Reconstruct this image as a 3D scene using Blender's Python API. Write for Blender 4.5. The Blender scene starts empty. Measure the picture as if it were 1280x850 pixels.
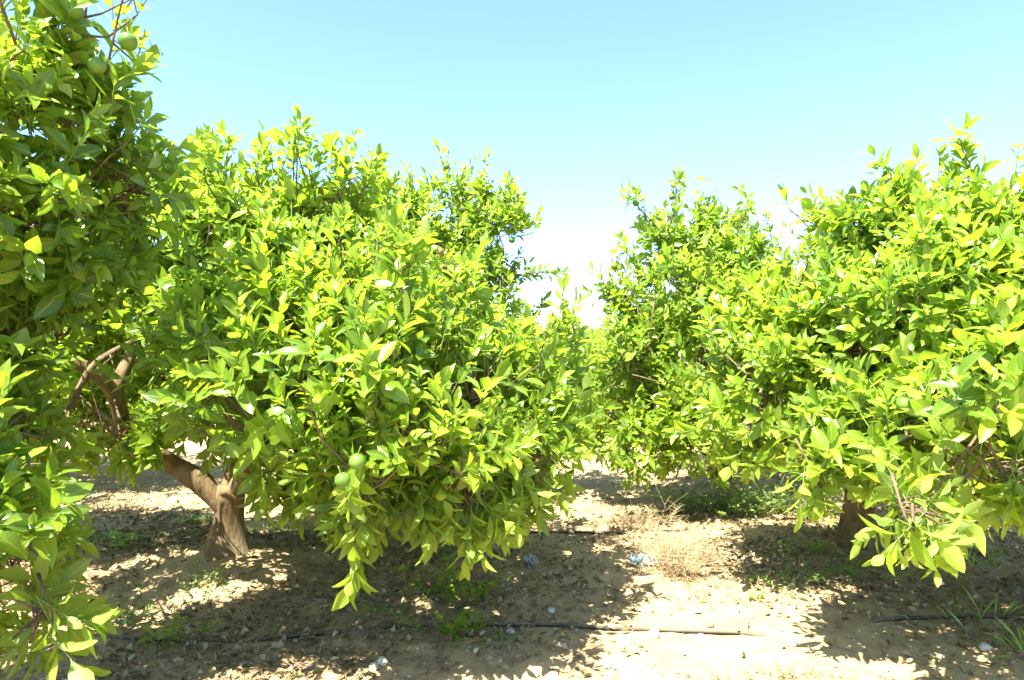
import bpy, math
import numpy as np
from mathutils import Vector

R = np.random.default_rng(20240611)
rad = math.radians
scene = bpy.context.scene
COL = scene.collection

# ------------------------------------------------------------------ camera
F = 834.0                      # focal length in photograph pixels (1280 wide)
CAM = np.array([0.0, 0.0, 1.4])
PITCH = math.atan(25.0 / F)
cam_d = bpy.data.cameras.new('camera')
cam_d.sensor_width = 36.0
cam_d.lens = 36.0 * F / 1280.0
cam_d.clip_start = 0.05
cam_d.clip_end = 2000.0
cam = bpy.data.objects.new('camera', cam_d)
cam.location = CAM
cam.rotation_euler = (math.pi / 2 + PITCH, 0, 0)
COL.objects.link(cam)
scene.camera = cam


def ray(px, py):
    v = np.array([(px - 640.0) / F, 1.0, (425.0 - py) / F])
    c, s = math.cos(PITCH), math.sin(PITCH)
    return np.array([v[0], v[1] * c - v[2] * s, v[1] * s + v[2] * c])


def at(px, py, Y):
    """the point of the grove at distance Y seen in that direction"""
    d = ray(px, py)
    return CAM + d * (Y / d[1])


def on_ground(px, py):
    d = ray(px, py)
    p = CAM + d * (-CAM[2] / d[2])
    for _ in range(4):
        z = float(H(p[0], p[1]))
        p = CAM + d * ((z - CAM[2]) / d[2])
    return p


# ------------------------------------------------------------------ noise
_PERM = np.random.default_rng(5).random((256, 256))


def vnoise(x, y):
    x = np.asarray(x, float); y = np.asarray(y, float)
    xi = np.floor(x).astype(int); yi = np.floor(y).astype(int)
    fx = x - xi; fy = y - yi
    fx = fx * fx * (3 - 2 * fx); fy = fy * fy * (3 - 2 * fy)
    g = lambda a, b: _PERM[a & 255, b & 255]
    return (g(xi, yi) * (1 - fx) + g(xi + 1, yi) * fx) * (1 - fy) + (g(xi, yi + 1) * (1 - fx) + g(xi + 1, yi + 1) * fx) * fy


_W = np.random.default_rng(9)
_K = _W.normal(size=(14, 3)); _K /= np.linalg.norm(_K, axis=1)[:, None]
_PH = _W.random(14) * 6.28
_FR = np.linspace(5, 17, 14)


def wave3(p):
    """cheap smooth 3-D noise about -1..1, features of 0.3 to 1 m"""
    return np.sin((p @ _K.T) * _FR + _PH).mean(axis=1) * 2.2


TRUNKS = []          # (x, y) of trunks for the soil mounds


def H(x, y):
    x = np.asarray(x, float); y = np.asarray(y, float)
    near = np.exp(-((x / 14.0) ** 2 + ((y - 4) / 14.0) ** 2))
    h = 0.11 * (vnoise(x * .55 + 3, y * .55 + 8) - .5)
    h = h + 0.055 * (vnoise(x * 1.7 + 31, y * 1.7) - .5)
    h = h + near * (0.026 * (vnoise(x * 5.3, y * 5.3 + 7) - .5) + 0.016 * (vnoise(x * 13 + 9, y * 13) - .5)
                    + 0.011 * (vnoise(x * 29, y * 29 + 5) - .5))
    for tx, ty in TRUNKS:
        d2 = (x - tx) ** 2 + (y - ty) ** 2
        h = h + 0.085 * np.exp(-d2 / 0.30)
    # slightly raised soil along the first tree row, shallow wheel track this side of it
    h = h + 0.04 * np.exp(-((y - 4.5) / 0.7) ** 2) - 0.02 * np.exp(-((y - 2.6) / 0.5) ** 2)
    return h - 0.03


# ------------------------------------------------------------------ mesh helpers
def link(name, me, mats=(), parent=None):
    o = bpy.data.objects.new(name, me)
    for m in mats:
        me.materials.append(m)
    COL.objects.link(o)
    if parent is not None:
        o.parent = parent
    return o


def np_mesh(name, V, tris=None, quads=None, mat_tri=None, mat_quad=None, attr=None, smooth=True):
    me = bpy.data.meshes.new(name)
    V = np.ascontiguousarray(V, dtype=np.float32)
    me.vertices.add(len(V))
    me.vertices.foreach_set('co', V.ravel())
    loops, starts, mats = [], [], []
    n = 0
    if tris is not None and len(tris):
        tris = np.asarray(tris, np.int32)
        loops.append(tris.ravel()); starts.append(np.arange(len(tris)) * 3 + n); n += tris.size
        mats.append(np.zeros(len(tris), np.int32) if mat_tri is None else mat_tri)
    if quads is not None and len(quads):
        quads = np.asarray(quads, np.int32)
        loops.append(quads.ravel()); starts.append(np.arange(len(quads)) * 4 + n); n += quads.size
        mats.append(np.zeros(len(quads), np.int32) if mat_quad is None else mat_quad)
    L = np.concatenate(loops).astype(np.int32); S = np.concatenate(starts).astype(np.int32)
    me.loops.add(len(L)); me.loops.foreach_set('vertex_index', L)
    me.polygons.add(len(S)); me.polygons.foreach_set('loop_start', S)
    me.polygons.foreach_set('material_index', np.concatenate(mats).astype(np.int32))
    me.polygons.foreach_set('use_smooth', np.full(len(S), smooth, dtype=bool))
    if attr is not None:
        a = me.attributes.new('leaf', 'FLOAT_COLOR', 'POINT')
        a.data.foreach_set('color', np.ascontiguousarray(attr, np.float32).ravel())
    me.update(calc_edges=True)
    me.validate()
    return me


class Bag:
    """collects vertices, triangles and quads for ONE mesh"""
    def __init__(s):
        s.v, s.t, s.q, s.a, s.mt, s.mq, s.n = [], [], [], [], [], [], 0

    def add(s, V, tris=None, quads=None, attr=None, mat=0):
        V = np.asarray(V, float).reshape(-1, 3)
        s.v.append(V)
        if tris is not None and len(tris):
            t = np.asarray(tris, int).reshape(-1, 3) + s.n; s.t.append(t); s.mt.append(np.full(len(t), mat))
        if quads is not None and len(quads):
            q = np.asarray(quads, int).reshape(-1, 4) + s.n; s.q.append(q); s.mq.append(np.full(len(q), mat))
        if attr is None:
            attr = np.tile([.5, .5, .5, .5], (len(V), 1))
        s.a.append(np.asarray(attr, float).reshape(-1, 4))
        s.n += len(V)

    def mesh(s, name, smooth=True):
        c = lambda l: np.concatenate(l) if l else None
        return np_mesh(name, c(s.v), c(s.t), c(s.q), c(s.mt), c(s.mq), c(s.a), smooth)


def unit(v):
    return v / (np.linalg.norm(v, axis=-1, keepdims=True) + 1e-9)


# a citrus leaf: petiole, then an elliptic blade folded along the midrib. stations (t, half-width)
ST_NEAR = [(0.10, .05), (0.28, .66), (0.50, 1.0), (0.74, .74), (0.90, .34)]
ST_FAR = [(0.12, .10), (0.48, 1.0), (0.80, .60)]


def leaves(bag, base, d, nrm, L, W, fold, curl, tone, stations, mat=0, wavy=.08, rng=R):
    """N leaves at base points, growing along d with upper side nrm"""
    N = len(base)
    if N == 0:
        return
    d = unit(d); nrm = unit(nrm - (nrm * d).sum(1)[:, None] * d); x = np.cross(d, nrm)
    cols, att = [], []
    rnd = rng.random(N)
    wv = rng.normal(size=(N, 2)) * wavy

    def put(t, s, w):
        al = L * (t - 0.28 * np.abs(curl) * t ** 2.5)
        off = s * w * W * .5
        up = -curl * L * t * t + fold * np.abs(off) + (wv[:, 0] * math.sin(t * 6 + s * 2) + wv[:, 1] * math.cos(t * 4 - s)) * w * W * abs(s)
        cols.append(base + d * al[:, None] + x * off[:, None] + nrm * up[:, None])
        a = np.empty((N, 4)); a[:, 0] = tone; a[:, 1] = abs(s); a[:, 2] = t; a[:, 3] = rnd
        att.append(a)
    put(0.0, 0, 0)
    for t, w in stations:
        for s in (-1, 0, 1):
            put(t, s, w)
    put(1.0, 0, 0)
    k = len(stations); nv = 3 * k + 2
    V = np.stack(cols, 1).reshape(-1, 3); A = np.stack(att, 1).reshape(-1, 4)
    T = [(0, 2, 1), (0, 3, 2)]; e = nv - 1; b = 1 + 3 * (k - 1)
    T += [(b, b + 1, e), (b + 1, b + 2, e)]
    Q = []
    for i in range(k - 1):
        b = 1 + 3 * i
        Q += [(b, b + 1, b + 4, b + 3), (b + 1, b + 2, b + 5, b + 4)]
    o = (np.arange(N) * nv)[:, None, None]
    bag.add(V, (np.array(T)[None] + o).reshape(-1, 3), (np.array(Q)[None] + o).reshape(-1, 4), A, mat)


def prisms(bag, P, rads, sides=3, mat=0, tone=.5):
    """many thin tubes at once. P: N x K x 3 points, rads: K radii (or N x K)"""
    P = np.asarray(P, float); N, K = P.shape[:2]
    if N == 0:
        return
    rads = np.broadcast_to(np.asarray(rads, float), (N, K))
    ax = unit(P[:, -1] - P[:, 0])
    ref = np.where(np.abs(ax[:, 2:3]) > .9, np.array([[1., 0, 0]]), np.array([[0, 0, 1.]]))
    u = unit(np.cross(ax, ref)); w = np.cross(ax, u)
    ang = np.arange(sides) * 2 * math.pi / sides
    ring = np.cos(ang)[None, :, None] * u[:, None] + np.sin(ang)[None, :, None] * w[:, None]     # N sides 3
    V = P[:, :, None, :] + ring[:, None] * rads[:, :, None, None]
    q = []
    for k in range(K - 1):
        for s in range(sides):
            s2 = (s + 1) % sides
            q.append((k * sides + s, k * sides + s2, (k + 1) * sides + s2, (k + 1) * sides + s))
    Q = np.array(q)[None] + (np.arange(N) * K * sides)[:, None, None]
    A = np.tile([tone, .5, .5, .5], (N * K * sides, 1))
    bag.add(V.reshape(-1, 3), None, Q.reshape(-1, 4), A, mat)


def smooth_path(pts, rds, step=.04):
    """Catmull-Rom through the points"""
    P = np.array(pts, float); r = np.array(rds, float)
    E = np.vstack([2 * P[0] - P[1], P, 2 * P[-1] - P[-2]])
    out, ro = [], []
    for i in range(len(P) - 1):
        p0, p1, p2, p3 = E[i:i + 4]
        n = max(2, int(np.linalg.norm(p2 - p1) / step))
        for j in range(n):
            t = j / n
            out.append(.5 * ((2 * p1) + (p2 - p0) * t + (2 * p0 - 5 * p1 + 4 * p2 - p3) * t * t + (3 * p1 - p0 - 3 * p2 + p3) * t ** 3))
            ro.append(r[i] * (1 - t) + r[i + 1] * t)
    out.append(P[-1]); ro.append(r[-1])
    return np.array(out), np.array(ro)


def tube(bag, pts, rds, sides=10, lump=.0, step=.04, mat=0, cap=True, flare=None, rng=R):
    P, r = smooth_path(pts, rds, step)
    K = len(P)
    T = unit(np.gradient(P, axis=0))
    u = unit(np.cross(T[0], [0.3, 1, 0.2])); rings = []
    ph = rng.random(6) * 6.28
    ang = np.arange(sides) * 2 * math.pi / sides
    dist = 0
    for k in range(K):
        u = unit(u - (u @ T[k]) * T[k]); w = np.cross(T[k], u)
        if k:
            dist += np.linalg.norm(P[k] - P[k - 1])
        rr = r[k] * (1 + lump * (np.sin(ang * 2 + ph[0] + dist * 5) + .6 * np.sin(ang * 3 + ph[1] - dist * 9) + .5 * np.sin(ang * 5 + ph[2] + dist * 3)
                                 + .7 * math.sin(dist * 14 + ph[3])))
        if flare is not None:
            rr = rr + flare * math.exp(-dist / .14) * (1 + .6 * np.sin(ang * 4 + ph[4]))
        rings.append(P[k] + np.outer(np.cos(ang) * rr, u) + np.outer(np.sin(ang) * rr, w))
    V = np.concatenate(rings)
    q = [(k * sides + s, k * sides + (s + 1) % sides, (k + 1) * sides + (s + 1) % sides, (k + 1) * sides + s) for k in range(K - 1) for s in range(sides)]
    t = []
    if cap:
        V = np.vstack([V, P[0], P[-1]]); a, b = len(V) - 2, len(V) - 1
        t = [(a, (s + 1) % sides, s) for s in range(sides)] + [(b, (K - 1) * sides + s, (K - 1) * sides + (s + 1) % sides) for s in range(sides)]
    bag.add(V, t, q, None, mat)


def thing(name, label, cat, loc, group=None):
    o = bpy.data.objects.new(name, None)
    o.empty_display_size = .1
    COL.objects.link(o); o.location = loc
    o['label'] = label; o['category'] = cat
    if group: o['group'] = group
    bpy.context.view_layer.update()
    return o


def tag(o, label, cat, group=None, kind=None):
    if label: o['label'] = label
    if cat: o['category'] = cat
    if group: o['group'] = group
    if kind: o['kind'] = kind
    return o


# ------------------------------------------------------------------ materials
def new_mat(name):
    m = bpy.data.materials.new(name); m.use_nodes = True
    nt = m.node_tree; nt.nodes.clear()
    out = nt.nodes.new('ShaderNodeOutputMaterial')
    N = lambda t, **k: _node(nt, t, **k)
    return m, nt, out, N


def _node(nt, t, **k):
    n = nt.nodes.new(t)
    for a, v in k.items():
        setattr(n, a, v)
    return n


def ramp(nt, fac, stops, interp='LINEAR'):
    r = nt.nodes.new('ShaderNodeValToRGB'); r.color_ramp.interpolation = interp
    els = r.color_ramp.elements
    while len(els) < len(stops): els.new(.5)
    for e, (p, c) in zip(els, stops):
        e.position = p; e.color = (*c, 1) if len(c) == 3 else c
    nt.links.new(fac, r.inputs[0])
    return r.outputs[0]


def mix(nt, fac, a, b, blend='MIX'):
    n = nt.nodes.new('ShaderNodeMix'); n.data_type = 'RGBA'; n.blend_type = blend
    for s, v in ((n.inputs[0], fac), (n.inputs[6], a), (n.inputs[7], b)):
        if hasattr(v, 'is_linked') or isinstance(v, bpy.types.NodeSocket): nt.links.new(v, s)
        elif isinstance(v, (int, float)): s.default_value = v
        else: s.default_value = (*v, 1)
    return n.outputs[2]


def math_n(nt, op, a, b=None, clamp=False):
    n = nt.nodes.new('ShaderNodeMath'); n.operation = op; n.use_clamp = clamp
    for s, v in zip(n.inputs, (a, b)):
        if v is None: continue
        if isinstance(v, bpy.types.NodeSocket): nt.links.new(v, s)
        else: s.default_value = v
    return n.outputs[0]


def leaf_material(name, stops, trans=.48, rough=.36, veins=True, t_gain=(2.2, 2.1, 1.1)):
    m, nt, out, N = new_mat(name)
    at_ = N('ShaderNodeAttribute', attribute_name='leaf')
    sep = N('ShaderNodeSeparateColor'); nt.links.new(at_.outputs['Color'], sep.inputs[0])
    tone, across, along = sep.outputs[0], sep.outputs[1], sep.outputs[2]
    geo = N('ShaderNodeNewGeometry')
    noi = N('ShaderNodeTexNoise'); noi.inputs['Scale'].default_value = 26; noi.inputs['Detail'].default_value = 3
    nt.links.new(geo.outputs['Position'], noi.inputs['Vector'])
    t2 = math_n(nt, 'ADD', tone, math_n(nt, 'MULTIPLY', math_n(nt, 'SUBTRACT', noi.outputs[0], .5), .28), True)
    col = ramp(nt, t2, stops)
    if veins:
        rib = ramp(nt, across, [(0.0, (1, 1, 1)), (.07, (1, 1, 1)), (.16, (0, 0, 0))])
        col = mix(nt, math_n(nt, 'MULTIPLY', rib, .5), col, (.30, .36, .075))
        # side veins slant forward from the midrib
        sv = math_n(nt, 'SINE', math_n(nt, 'MULTIPLY', math_n(nt, 'SUBTRACT', along, math_n(nt, 'MULTIPLY', across, .16)), 62.0))
        sp = N('ShaderNodeTexNoise'); sp.inputs['Scale'].default_value = 75; sp.inputs['Detail'].default_value = 2
        nt.links.new(geo.outputs['Position'], sp.inputs['Vector'])
        old = ramp(nt, at_.outputs['Alpha'], [(.55, (0, 0, 0)), (.75, (.75, .75, .75))])
        col = mix(nt, math_n(nt, 'MULTIPLY', old, ramp(nt, sp.outputs[0], [(.66, (0, 0, 0)), (.72, (1, 1, 1))])), col, (.22, .16, .05))
    under = mix(nt, .45, col, (.20, .26, .075))
    col2 = mix(nt, geo.outputs['Backfacing'], col, under)
    bs = N('ShaderNodeBsdfPrincipled')
    nt.links.new(col2, bs.inputs['Base Color'])
    bs.inputs['Specular IOR Level'].default_value = .46
    nt.links.new(math_n(nt, 'ADD', math_n(nt, 'MULTIPLY', geo.outputs['Backfacing'], .2), math_n(nt, 'ADD', math_n(nt, 'MULTIPLY', noi.outputs[0], .22), rough - .15)), bs.inputs['Roughness'])
    tr = N('ShaderNodeBsdfTranslucent')
    nt.links.new(mix(nt, 1.0, col, t_gain, 'MULTIPLY'), tr.inputs['Color'])
    if veins:
        bmp = N('ShaderNodeBump'); bmp.inputs['Strength'].default_value = .10; bmp.inputs['Distance'].default_value = .0012
        nt.links.new(sv, bmp.inputs['Height'])
        nt.links.new(bmp.outputs[0], bs.inputs['Normal'])
    mx = N('ShaderNodeMixShader'); mx.inputs[0].default_value = trans
    nt.links.new(bs.outputs[0], mx.inputs[1]); nt.links.new(tr.outputs[0], mx.inputs[2])
    nt.links.new(mx.outputs[0], out.inputs['Surface'])
    return m


M_LEAF = leaf_material('citrus_leaf', [(0.0, (.070, .146, .016)), (.35, (.134, .226, .018)), (.65, (.192, .290, .026)), (1.0, (.258, .340, .052))])
M_DEAD = leaf_material('dead_leaf', [(0, (.20, .10, .04)), (1, (.42, .27, .13))], trans=.15, rough=.6, veins=False, t_gain=(1.2, 1, .8))
M_WEED = leaf_material('weed_leaf', [(0, (.07, .16, .03)), (.5, (.15, .27, .05)), (1, (.28, .38, .08))], trans=.3, rough=.5, veins=False)
M_LITTER = leaf_material('litter_leaf', [(0, (.10, .064, .030)), (.3, (.19, .128, .060)), (.6, (.27, .195, .098)), (.85, (.34, .26, .145)), (1, (.38, .31, .195))], trans=.05, rough=.7, veins=False, t_gain=(1, 1, 1))


def bark_material(name, a, b, scale=1.0):
    m, nt, out, N = new_mat(name)
    tc = N('ShaderNodeTexCoord')
    mp = N('ShaderNodeMapping'); mp.inputs['Scale'].default_value = (1, 1, .28); nt.links.new(tc.outputs['Object'], mp.inputs[0])
    n1 = N('ShaderNodeTexNoise'); n1.inputs['Scale'].default_value = 34 * scale; n1.inputs['Detail'].default_value = 6; n1.inputs['Roughness'].default_value = .65
    nt.links.new(mp.outputs[0], n1.inputs['Vector'])
    n2 = N('ShaderNodeTexNoise'); n2.inputs['Scale'].default_value = 7 * scale; n2.inputs['Detail'].default_value = 3
    nt.links.new(tc.outputs['Object'], n2.inputs['Vector'])
    c = ramp(nt, n1.outputs[0], [(.3, a), (.7, b)])
    c = mix(nt, ramp(nt, n2.outputs[0], [(.42, (0, 0, 0)), (.68, (.55, .55, .55))]), c, (.24, .20, .12))
    bs = N('ShaderNodeBsdfPrincipled'); nt.links.new(c, bs.inputs['Base Color']); bs.inputs['Roughness'].default_value = .85
    bs.inputs['Specular IOR Level'].default_value = .2
    bp = N('ShaderNodeBump'); bp.inputs['Strength'].default_value = 1.0; bp.inputs['Distance'].default_value = .016
    nt.links.new(n1.outputs[0], bp.inputs['Height']); nt.links.new(bp.outputs[0], bs.inputs['Normal'])
    nt.links.new(bs.outputs[0], out.inputs['Surface'])
    return m


M_BARK = bark_material('bark', (.060, .040, .017), (.20, .138, .064))
M_TWIG = bark_material('twig_bark', (.09, .06, .03), (.24, .17, .10), 3)


def plain(name, col, rough=.6, spec=.4, var=.25, scale=30, trans=0, alpha=1.0):
    m, nt, out, N = new_mat(name)
    tc = N('ShaderNodeTexCoord'); n = N('ShaderNodeTexNoise'); n.inputs['Scale'].default_value = scale; n.inputs['Detail'].default_value = 5
    nt.links.new(tc.outputs['Object'], n.inputs['Vector'])
    c = ramp(nt, n.outputs[0], [(.25, tuple(x * (1 - var) for x in col)), (.75, tuple(min(1, x * (1 + var)) for x in col))])
    bs = N('ShaderNodeBsdfPrincipled'); nt.links.new(c, bs.inputs['Base Color'])
    bs.inputs['Roughness'].default_value = rough; bs.inputs['Specular IOR Level'].default_value = spec
    bs.inputs['Transmission Weight'].default_value = trans
    bs.inputs['Alpha'].default_value = alpha
    nt.links.new(bs.outputs[0], out.inputs['Surface'])
    return m


M_STEM = plain('green_stem', (.12, .19, .03), .5)
M_STRAW = plain('straw', (.36, .275, .155), .7, .2)
M_STALK = plain('weed_stalk', (.17, .17, .06), .6)
M_PEBBLE = plain('pebble_stone', (.40, .34, .26), .85, .2, .45, 9)
M_STONE = plain('stone', (.50, .45, .37), .85, .2, .25, 40)
M_STICK = plain('dry_stick', (.26, .19, .12), .85, .2, .4, 12)
M_PLASTIC = plain('clear_plastic', (.40, .43, .42), .15, .5, .08, 20, 0, .42)
M_BLUE = plain('blue_film', (.16, .36, .46), .25, .5, .25, 30)
M_FILM = plain('pale_film', (.45, .46, .45), .2, .5, .1, 30, 0, .75)


def fruit_material():
    m, nt, out, N = new_mat('unripe_peel')
    tc = N('ShaderNodeTexCoord')
    v = N('ShaderNodeTexVoronoi'); v.inputs['Scale'].default_value = 420
    nt.links.new(tc.outputs['Object'], v.inputs['Vector'])
    n = N('ShaderNodeTexNoise'); n.inputs['Scale'].default_value = 14; nt.links.new(tc.outputs['Object'], n.inputs['Vector'])
    c = ramp(nt, n.outputs[0], [(.3, (.055, .130, .015)), (.7, (.115, .205, .026))])
    bs = N('ShaderNodeBsdfPrincipled'); nt.links.new(c, bs.inputs['Base Color'])
    bs.inputs['Roughness'].default_value = .45; bs.inputs['Specular IOR Level'].default_value = .3
    bp = N('ShaderNodeBump'); bp.inputs['Strength'].default_value = .25; bp.inputs['Distance'].default_value = .0012
    nt.links.new(v.outputs['Distance'], bp.inputs['Height']); nt.links.new(bp.outputs[0], bs.inputs['Normal'])
    nt.links.new(bs.outputs[0], out.inputs['Surface'])
    return m


M_FRUIT = fruit_material()


def hose_material():
    m, nt, out, N = new_mat('dusty_black_pipe')
    geo = N('ShaderNodeNewGeometry')
    n = N('ShaderNodeTexNoise'); n.inputs['Scale'].default_value = 3; n.inputs['Detail'].default_value = 8
    nt.links.new(geo.outputs['Position'], n.inputs['Vector'])
    sep = N('ShaderNodeSeparateXYZ'); nt.links.new(geo.outputs['Normal'], sep.inputs[0])
    up = math_n(nt, 'MULTIPLY', math_n(nt, 'ADD', sep.outputs[2], .3, True), .75)      # dust settles on top
    dust = math_n(nt, 'MULTIPLY', up, ramp(nt, n.outputs[0], [(.35, (.15, .15, .15)), (.65, (.8, .8, .8))]))
    c = mix(nt, dust, (.030, .026, .022), (.30, .24, .16))
    bs = N('ShaderNodeBsdfPrincipled'); nt.links.new(c, bs.inputs['Base Color']); bs.inputs['Roughness'].default_value = .75; bs.inputs['Specular IOR Level'].default_value = .2
    nt.links.new(bs.outputs[0], out.inputs['Surface'])
    return m


M_HOSE = hose_material()


def soil_material():
    m, nt, out, N = new_mat('sandy_soil')
    geo = N('ShaderNodeNewGeometry')
    P = geo.outputs['Position']

    def noise(sc, det=4, rough=.55):
        n = N('ShaderNodeTexNoise'); n.inputs['Scale'].default_value = sc; n.inputs['Detail'].default_value = det; n.inputs['Roughness'].default_value = rough
        nt.links.new(P, n.inputs['Vector']); return n.outputs[0]
    big, mid, fine, grit = noise(.7, 5), noise(4.5, 6, .65), noise(38, 6, .7), noise(160, 3, .6)
    c = ramp(nt, mid, [(.28, (.30, .198, .094)), (.5, (.39, .278, .140)), (.72, (.46, .342, .185))])
    c = mix(nt, ramp(nt, big, [(.38, (0, 0, 0)), (.66, (.6, .6, .6))]), c, (.40, .305, .160))
    c = mix(nt, ramp(nt, fine, [(.30, (.55, .55, .55)), (.48, (0, 0, 0))]), c, (.20, .145, .088))
    v = N('ShaderNodeTexVoronoi'); v.inputs['Scale'].default_value = 55; v.inputs['Randomness'].default_value = 1
    nt.links.new(P, v.inputs['Vector'])
    vs = N('ShaderNodeSeparateColor'); nt.links.new(v.outputs['Color'], vs.inputs[0])
    chips = math_n(nt, 'MULTIPLY', ramp(nt, v.outputs['Distance'], [(.18, (1, 1, 1)), (.30, (0, 0, 0))]), ramp(nt, vs.outputs[0], [(.72, (0, 0, 0)), (.78, (1, 1, 1))], 'LINEAR'))
    chipcol = ramp(nt, vs.outputs[1], [(0, (.17, .12, .075)), (.5, (.34, .27, .18)), (1, (.55, .48, .38))])
    c = mix(nt, math_n(nt, 'MULTIPLY', chips, .8), c, chipcol)
    bs = N('ShaderNodeBsdfPrincipled'); nt.links.new(c, bs.inputs['Base Color']); bs.inputs['Roughness'].default_value = .95
    bs.inputs['Specular IOR Level'].default_value = .1
    hgt = math_n(nt, 'ADD', math_n(nt, 'ADD', math_n(nt, 'MULTIPLY', mid, 2.2), math_n(nt, 'MULTIPLY', fine, .9)), math_n(nt, 'ADD', math_n(nt, 'MULTIPLY', grit, .35), math_n(nt, 'MULTIPLY', chips, .45)))
    bp = N('ShaderNodeBump'); bp.inputs['Strength'].default_value = .9; bp.inputs['Distance'].default_value = .013
    nt.links.new(hgt, bp.inputs['Height']); nt.links.new(bp.outputs[0], bs.inputs['Normal'])
    nt.links.new(bs.outputs[0], out.inputs['Surface'])
    return m


M_SOIL = soil_material()

# ------------------------------------------------------------------ light, sky, view
SUN_EL, SUN_AZ = 60.0, 213.0      # azimuth clockwise from +Y: the sun stands behind the camera, to its left
world = bpy.data.worlds.new('World'); scene.world = world; world.use_nodes = True
nt = world.node_tree; nt.nodes.clear()
wo = nt.nodes.new('ShaderNodeOutputWorld'); bg = nt.nodes.new('ShaderNodeBackground')
sky = nt.nodes.new('ShaderNodeTexSky'); sky.sky_type = 'NISHITA'; sky.sun_disc = False
sky.sun_elevation = rad(SUN_EL); sky.sun_rotation = rad(SUN_AZ)
sky.air_density = 1.0; sky.dust_density = 1.0; sky.ozone_density = 6.0; sky.altitude = 50
bg.inputs['Strength'].default_value = .076
nt.links.new(sky.outputs[0], bg.inputs['Color'])
nt.links.new(bg.outputs[0], wo.inputs['Surface'])
az, el = rad(SUN_AZ), rad(SUN_EL)
to_sun = Vector((math.sin(az) * math.cos(el), math.cos(az) * math.cos(el), math.sin(el)))
sl = bpy.data.lights.new('sun', 'SUN'); sl.energy = 4.0; sl.angle = rad(.53); sl.color = (1, .94, .83)
sun = bpy.data.objects.new('sun', sl); COL.objects.link(sun); sun.location = (-4, -8, 12)
sun.rotation_euler = (-to_sun).to_track_quat('-Z', 'Y').to_euler()
vs = scene.view_settings
vs.view_transform = 'Standard'; vs.look = 'None'; vs.exposure = 2.75; vs.gamma = 1.0; vs.use_curve_mapping = False
scene.cycles.max_bounces = 10; scene.cycles.transparent_max_bounces = 12
scene.cycles.transmission_bounces = 8; scene.cycles.diffuse_bounces = 5
scene.cycles.use_denoising = True

# ------------------------------------------------------------------ trees
UP = np.array([0., 0., 1.])


def lobe(px, py, Y, r):
    if isinstance(r, (int, float)): r = (r, r, r)
    return (at(px, py, Y), np.array(r, float))


def ray_hit(lobes, px, py, q=.93):
    """nearest point of the crown surface in a viewing direction"""
    d = unit(ray(px, py)); best = None
    for c, r in lobes:
        o = (CAM - c) / (r * q); dd = d / (r * q)
        A, B, C = dd @ dd, 2 * o @ dd, o @ o - 1
        D = B * B - 4 * A * C
        if D < 0: continue
        t = (-B - math.sqrt(D)) / (2 * A)
        if t > 0 and (best is None or t < best): best = t
    return None if best is None else CAM + d * best


def shoots(bag, P, A, n_leaf, L0, slen, tone0, stations, out, fruit_pts=None, droop=0.0):
    """leafy shoots: bases P, axes A. spiral leaves on a green stem"""
    S = len(P)
    if S == 0: return
    A = unit(A)
    ref = np.where(np.abs(A[:, 2:3]) > .9, np.array([[1., 0, 0]]), np.array([[0, 0, 1.]]))
    u = unit(np.cross(A, ref)); w = np.cross(A, u)
    k = np.arange(n_leaf)
    frac = (k + .3) / n_leaf
    phi = k[None] * 2.4 + R.random((S, 1)) * 6.28 + R.normal(size=(S, n_leaf)) * .25
    th = np.radians(74 - 46 * frac)[None] + R.normal(size=(S, n_leaf)) * .22
    rr = np.cos(phi)[..., None] * u[:, None] + np.sin(phi)[..., None] * w[:, None]
    d = A[:, None] * np.cos(th)[..., None] + rr * np.sin(th)[..., None]
    n = A[:, None] * np.sin(th)[..., None] - rr * np.cos(th)[..., None]
    sc = .62 + .62 * R.random(S)
    ln = slen * (.75 + .5 * R.random(S)) * sc ** .5
    base = P[:, None] + A[:, None] * (frac[None] * ln[:, None])[..., None]
    d = d + out[:, None] * .25 + R.normal(size=d.shape) * .12
    d[..., 2] -= droop
    n = n + UP * .32 + out[:, None] * .15 + R.normal(size=n.shape) * .20
    keep = R.random((S, n_leaf)) < .93
    L = L0 * sc[:, None] * (1.17 - .45 * frac[None] ** 2) * (.72 + .5 * R.random((S, n_leaf)))
    tone = np.clip(tone0[:, None] + .10 * frac[None] + R.normal(size=(S, n_leaf)) * .13, 0, 1)
    f = lambda a: a[keep]
    b_, d_, n_, L_, t_ = f(base), f(d), f(n), f(L), f(tone)
    if fruit_pts is not None and len(fruit_pts):
        mid = b_ + unit(d_) * (L_ * .5)[:, None]
        for fp, fr in fruit_pts:
            vd = unit(CAM - fp)
            rel = mid - fp
            al = rel @ vd
            perp = np.linalg.norm(rel - al[:, None] * vd, axis=1)
            ok = ~((perp < fr * 1.05) & (al > -fr) & (al < .12) & (R.random(len(al)) < .85))
            b_, d_, n_, L_, t_, mid = b_[ok], d_[ok], n_[ok], L_[ok], t_[ok], mid[ok]
    m = len(b_)
    leaves(bag, b_, d_, n_, L_, L_ * (.29 + .20 * R.random(m)), .22 + .38 * R.random(m), .02 + .24 * R.random(m) + .5 * (R.random(m) < .07) + R.normal(size=m) * .06, t_, stations)
    tip = P + A * ln[:, None]
    prisms(bag, np.stack([P - A * .05, P + A * ln[:, None] * .5, tip], 1), [.0032, .0026, .0012], 3, 1, .6)


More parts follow.
